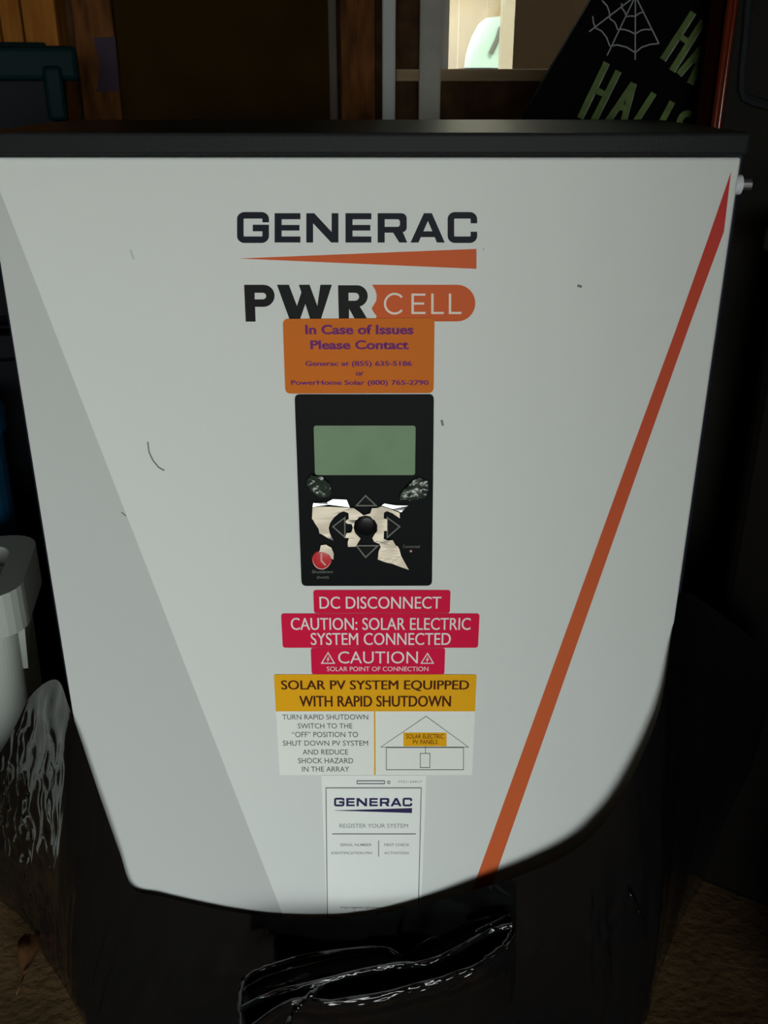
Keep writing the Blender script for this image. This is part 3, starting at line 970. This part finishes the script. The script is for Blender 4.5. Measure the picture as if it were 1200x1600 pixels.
# sharp pinched creases of the bunched plastic
for line, z_c, rad in (([(462, 1496), (424, 1509), (390, 1523), (377, 1545), (374, 1575), (379, 1618)], .153, .0021),
                       ([(508, 1538), (482, 1557), (460, 1579), (446, 1612)], .166, .0026),
                       ([(500, 1488), (560, 1481), (604, 1481), (624, 1492)], .153, .0009),
                       ([(742, 1455), (772, 1441), (797, 1428)], .178, .0013),
                       ([(756, 1498), (786, 1477), (800, 1452)], .182, .0017),
                       ([(984, 1396), (997, 1420), (1003, 1446)], None, .0017)):
    ctrl = [at_z(p[0], p[1], z_c) if z_c else at(p[0], p[1], .598) for p in line]
    pts_c = [cat(ctrl, k_ / 40 * (len(ctrl) - 1)) + 0.0006 * noise.noise_vector(Vector((k_ * 0.45, rad * 9000, 1.7))) for k_ in range(41)]
    bm = bmesh.new()
    add_tube(bm, pts_c, 1.0, 12)
    bm.verts.ensure_lookup_table()
    for k_, p in enumerate(pts_c):
        f_ = rad * (0.25 + 0.75 * math.sin(math.pi * k_ / 40) ** 0.6) * (1 + 0.55 * noise.noise(Vector((k_ * 0.5, rad * 5000, 3.3))))
        for v in bm.verts[k_ * 12:(k_ + 1) * 12]:
            v.co = p + (v.co - p) * f_
    link('crease', from_bm(bm, 'crease'), M_bag, bag, smooth=True)

# ------------------------------------------------------------------ totes and bin at the left
def Rz(deg, c):
    return Matrix.Translation(Vector(c)) @ Matrix.Rotation(math.radians(deg), 4, 'Z')


def tote(name, corner, rot, w, d, z0, h, m_body, m_lid, label, lid_label=None, latch=None):
    """a storage tote; corner = its front right foot corner in plan"""
    M = Rz(rot, (corner[0], corner[1], z0))
    base = M @ Vector((-w / 2, d / 2, 0))
    t_ = thing(name, base, label, 'storage tote')
    bm = bmesh.new()
    vb = add_box(bm, (-w + 0.012, 0.012, 0), (-0.012, d - 0.012, h - 0.02), None, 0.014, 3)
    for v in bm.verts:      # taper towards the foot
        s = 0.93 + 0.07 * v.co.z / h
        v.co.x = -w / 2 + (v.co.x + w / 2) * s
        v.co.y = d / 2 + (v.co.y - d / 2) * s
    bm.transform(M)
    link('body', from_bm(bm, 'body'), m_body, t_)
    bm = bmesh.new()
    add_box(bm, (-w, 0, h - 0.035), (0, d, h), None, 0.006, 3)
    add_box(bm, (-w + 0.03, 0.03, h - 0.004), (-0.03, d - 0.03, h + 0.004), None, 0.003, 2)
    bm.transform(M)
    link('lid', from_bm(bm, 'lid'), m_lid, t_, lid_label)
    for lx in (-0.028, -w + 0.10):
        bm = bmesh.new()
        add_box(bm, (lx - 0.010, -0.006, h - 0.075), (lx + 0.010, 0.014, h - 0.02), None, 0.004, 2)
        bm.transform(M)
        link('latch', from_bm(bm, 'latch'), latch or m_lid, t_)
    return t_


M_navytote = mat('very dark navy plastic', (0.002, 0.003, 0.005), 0.5, 0.08)
tcx = at(121, 92, 1.16)
tote('storage_tote', (tcx.x - 0.008, 1.165), 19, 0.50, 0.30, 0.0, 0.545, M_navytote, M_navytote, 'very dark navy storage tote on the floor under the teal-lidded tote')
tote('storage_tote', (tcx.x, 1.16), 19, 0.50, 0.31, 0.55, 0.304, M_navytote, M_teal,
     'dark teal lidded storage tote stacked on another tote at upper left', latch=M_teal)
blx = at(10, 740, 1.0).x
bb = thing('blue_bucket', (blx - 0.09, 1.0, 0), 'blue plastic bucket at the left edge behind the white bin', 'bucket')
bm = bmesh.new()
add_cyl(bm, (blx - 0.09, 1.0, 0.24), 0.078, 0.48, 'Z', 40, r2=0.088)
link('body', from_bm(bm, 'b'), M_blue, bb, smooth=False)
bm = bmesh.new()
add_cyl(bm, (blx - 0.09, 1.0, 0.475), 0.093, 0.02, 'Z', 40)
link('rim', from_bm(bm, 'b'), M_blue, bb)

# white plastic bin
M = Rz(10, (-0.358, 0.80, 0))
bin_ = thing('plastic_bin', M @ Vector((-0.15, 0.1, 0)), 'milky white plastic bin standing beside the left edge of the cabinet', 'bin')
bw, bd, bh = 0.32, 0.115, 0.378
bm = bmesh.new()
add_box(bm, (-bw, 0, 0.0), (0, bd, bh - 0.02), None, 0.022, 10)
for v in bm.verts:
    s = 0.94 + 0.06 * v.co.z / bh
    v.co.x = -bw / 2 + (v.co.x + bw / 2) * s
    v.co.y = bd / 2 + (v.co.y - bd / 2) * s
bm.transform(M)
link('body', from_bm(bm, 'b'), M_whiteplastic, bin_)
bm = bmesh.new()
r0 = rrect(-bw - 0.012, -0.012, 0.012, bd + 0.012, 0.03)
r1 = rrect(-bw + 0.012, 0.012, -0.012, bd - 0.012, 0.022)
prof = [(r0, bh - 0.045), (r0, bh), (r1, bh), (r1, bh - 0.03)]
rings = [[bm.verts.new((p[0], p[1], z)) for p in r] for r, z in prof]
for a_ in range(len(rings) - 1):
    for k_ in range(len(r0)):
        k2 = (k_ + 1) % len(r0)
        bm.faces.new((rings[a_][k_], rings[a_][k2], rings[a_ + 1][k2], rings[a_ + 1][k_]))
bm.transform(M)
link('rim', from_bm(bm, 'rim'), M_whiteplastic, bin_)
bm = bmesh.new()
vtri = [bm.verts.new(M @ Vector(p)) for p in ((0.006, 0.02, bh - 0.045), (0.006, 0.075, bh - 0.045), (0.002, 0.02, bh - 0.10), (-0.004, 0.02, bh - 0.045), (-0.004, 0.075, bh - 0.045), (-0.008, 0.02, bh - 0.10))]
for f_ in ((0, 1, 2), (3, 5, 4), (0, 3, 4, 1), (1, 4, 5, 2), (2, 5, 3, 0)):
    bm.faces.new([vtri[k_] for k_ in f_])
link('rim_gusset', from_bm(bm, 'g'), M_whiteplastic, bin_)

# ------------------------------------------------------------------ right side: halloween sign, orange rail, dark case, dark tote
SY = 0.985
q = lambda pts_: pp(pts_, SY)
c1 = cropmap(680, 0, 2.3077)
e0, e1 = at(923, 0, SY), at(812, 190, SY)
ax = Vector((e0.x - e1.x, 0, e0.z - e1.z)).normalized()       # up the sign's left edge
rx = Vector((ax.z, 0, -ax.x))
bl = Vector((e1.x, SY, e1.z)) - ax * 0.22
sw, sh = 0.46, 0.62
sign = thing('halloween_sign', (bl.x + 0.2, SY, bl.z - 0.2), 'black tilted holiday sign with green lettering and a white spider web', 'sign')
cn = [bl, bl + rx * sw, bl + rx * sw + ax * sh, bl + ax * sh]
me = flat([[(p.x, p.z) for p in cn]], SY + 0.012, 0.012)
link('board', me, M_signboard, sign)
STK = [
    [(925, 45), (815, 215)], [(960, 75), (848, 255)], [(878, 132), (912, 156)],
    [(994, 128), (872, 268)], [(994, 128), (912, 302)], [(922, 212), (952, 226)],
    [(984, 240), (948, 332)], [(988, 238), (1018, 262), (1000, 296), (968, 292)],
    [(1045, 285), (1004, 372)], [(1048, 284), (1076, 306), (1060, 338), (1026, 334)],
    [(612, 226), (516, 425)], [(654, 256), (560, 445)], [(570, 322), (610, 344)],
    [(708, 300), (612, 440)], [(708, 300), (668, 450)], [(660, 385), (692, 394)],
    [(780, 335), (708, 448), (742, 470)], [(846, 366), (784, 482), (816, 500)],
    arc(900, 452, 30, -200, 160, 20, 44),
    [(965, 440), (940, 545), (985, 500), (985, 560), (1035, 470)],
]
g1 = merge([flat([q(c1(stroke(s_, 21)))], SY - 0.0015 - 0.00025 * i_, 0.003) for i_, s_ in enumerate(STK)])
g0 = merge([flat([q([(p[0] + 2.2, p[1] + 0.6) for p in c1(stroke(s_, 24))])], SY - 0.00008 * i_, 0.0012) for i_, s_ in enumerate(STK)])
lt = link('lettering', g1, M_green, sign, 'tall green letters')
link('letter_edging', g0, M_greenedge, sign, 'pale edging behind the letters')
hub = (722, -14)
WEB = [[hub, (555, 114)], [hub, (620, 200)], [hub, (721, 216)], [hub, (807, 158)], [hub, (600, -8)],
       [(568, 58), (570, 80), (578, 101)], [(578, 101), (600, 112), (618, 135), (630, 167)], [(630, 167), (655, 162), (690, 170), (721, 190)],
       [(721, 190), (745, 170), (775, 160), (805, 157)], [(602, 2), (620, 22), (628, 44), (630, 68)], [(630, 68), (645, 78), (652, 90), (657, 106)],
       [(657, 106), (680, 106), (700, 112), (721, 123)], [(721, 123), (740, 110), (758, 106), (777, 107)], [(672, 12), (674, 30), (684, 44), (690, 60)],
       [(690, 60), (702, 58), (712, 58), (722, 60)], [(722, 60), (732, 50), (740, 46), (750, 44)]]
bm = bmesh.new()
for w_ in WEB:
    add_tube(bm, [at(p[0], p[1], SY - 0.0005) for p in c1(w_)], 0.00065, 6)
link('spider_web', from_bm(bm, 'web'), M_web, sign, 'thin white spider web drawing')

# orange double rail
rail = thing('orange_rail', (at(1117, 205, .925).x, .925, 0), 'thin glossy orange plastic rail standing upright beside the black sign', 'rail')
xr = at(1129, 100, .925).x
bm = bmesh.new()
add_tube(bm, [(xr, .925, 0.0), (xr, .925, 0.6), (xr, .925, 1.5)], 0.0034, 16)
add_tube(bm, [(xr + 0.0055, .930, 0.0), (xr + 0.0055, .930, 1.5)], 0.0026, 14)
link('tubes', from_bm(bm, 'rail'), M_orange_tube, rail, smooth=True)
box('glow_strip', (xr - 0.014, .934, 0.0), (xr + 0.006, .938, 1.5), mat('dark red glow', (0.010, 0.0010, 0.0005), 0.8, 0.02), rail)  # dark red glow beside the tubes, given as a thin strip

# dark soft case behind the right end of the cabinet
case = thing('soft_case', (0.62, .962, 0), 'tall flat dark grey soft case standing at the far right behind the cabinet', 'case')
cx0 = at(1134, 120, .95).x
box('shell', (cx0, .95, 0.0), (cx0 + 0.5, .975, 1.25), M_darkcase, case, bevel=0.008, seg=3)
path = [at(p[0], p[1], .949) for p in ((1174, -60), (1170, 0), (1165, 60), (1160, 110), (1159, 140), (1163, 152), (1175, 158), (1200, 165), (1240, 172))]
bm = bmesh.new()
add_tube(bm, path, 0.0045, 8)
link('piping', from_bm(bm, 'piping'), M_rubber, case, 'black piping seam')
# low dark tote with slanting lid edge, right of cabinet
Mt = Rz(-32, (0.345, 0.812, 0))
dt = thing('storage_tote', (0.47, 0.82, 0), 'black lidded storage tote standing turned beside the right side of the cabinet', 'storage tote')
zt = at(1165, 345, 0.84).z
bm = bmesh.new()
add_box(bm, (-0.02, 0.0, 0.0), (0.34, 0.11, zt - 0.02), None, 0.012, 3)
bm.transform(Mt)
link('body', from_bm(bm, 'b'), M_darktote, dt)
bm = bmesh.new()
add_box(bm, (-0.03, -0.012, zt - 0.022), (0.35, 0.122, zt), None, 0.005, 3)
bm.transform(Mt)
link('lid', from_bm(bm, 'l'), M_darkcase, dt)

# cupboard added just outside the view to block light from the right
cup = thing('shade_cupboard', (0.60, 0.2, 0), 'unseen dark brown cupboard added to shade the right of the cabinet', 'cupboard')
box('carcass', (0.375, -0.2, 0.0), (0.80, 0.60, 1.55), M_cup, cup, bevel=0.004)
for dy0, dy1 in ((-0.195, 0.195), (0.205, 0.595)):
    dr_ = box('door', (0.357, dy0, 0.06), (0.3745, dy1, 1.53), M_cup, cup, bevel=0.003)
    ky = dy1 - 0.04 if dy0 < 0 else dy0 + 0.04
    bm = bmesh.new()
    add_cyl(bm, (0.347, ky, 0.85), 0.012, 0.02, 'X', 20)
    link('knob', from_bm(bm, 'knob'), M_steel, dr_)

# dry leaf on the floor at lower left
lp = Vector((-0.385, 0.725, 0))
leaf = None
bm = bmesh.new()
NL = 12
rowsl = []
for i in range(NL + 1):
    t_ = i / NL
    wd = 0.011 * math.sin(math.pi * min(1, t_ * 0.97 + 0.02)) ** 0.8
    rowsl.append([bm.verts.new((wd * s_ + 0.004 * math.sin(t_ * 4), -0.022 + 0.05 * t_, 0.004 + 0.006 * (abs(s_)) + 0.016 * math.sin(math.pi * t_) * 0.6)) for s_ in (-1, -0.5, 0, 0.5, 1)])
for i in range(NL):
    for k_ in range(4):
        bm.faces.new((rowsl[i][k_], rowsl[i][k_ + 1], rowsl[i + 1][k_ + 1], rowsl[i + 1][k_]))
add_tube(bm, [(0, -0.022, 0.004), (-0.002, -0.03, 0.003), (-0.004, -0.040, 0.002)], 0.0008, 6)
bmesh.ops.solidify(bm, geom=bm.faces[:], thickness=0.0004)
fl = at(43, 1503, 0.70)
dirv = (fl - Vector((0, 0, CAM_Z)))
fl = Vector((0, 0, CAM_Z)) + dirv * (CAM_Z / -dirv.z)
bm.transform(Matrix.Translation((fl.x, fl.y, 0)) @ Matrix.Rotation(math.radians(10), 4, 'Z'))
leaf = link('dry_leaf', from_bm(bm, 'leaf'), M_leaf, smooth=True)
tag(leaf, 'small curled dry brown leaf on the floor at lower left', 'leaf')
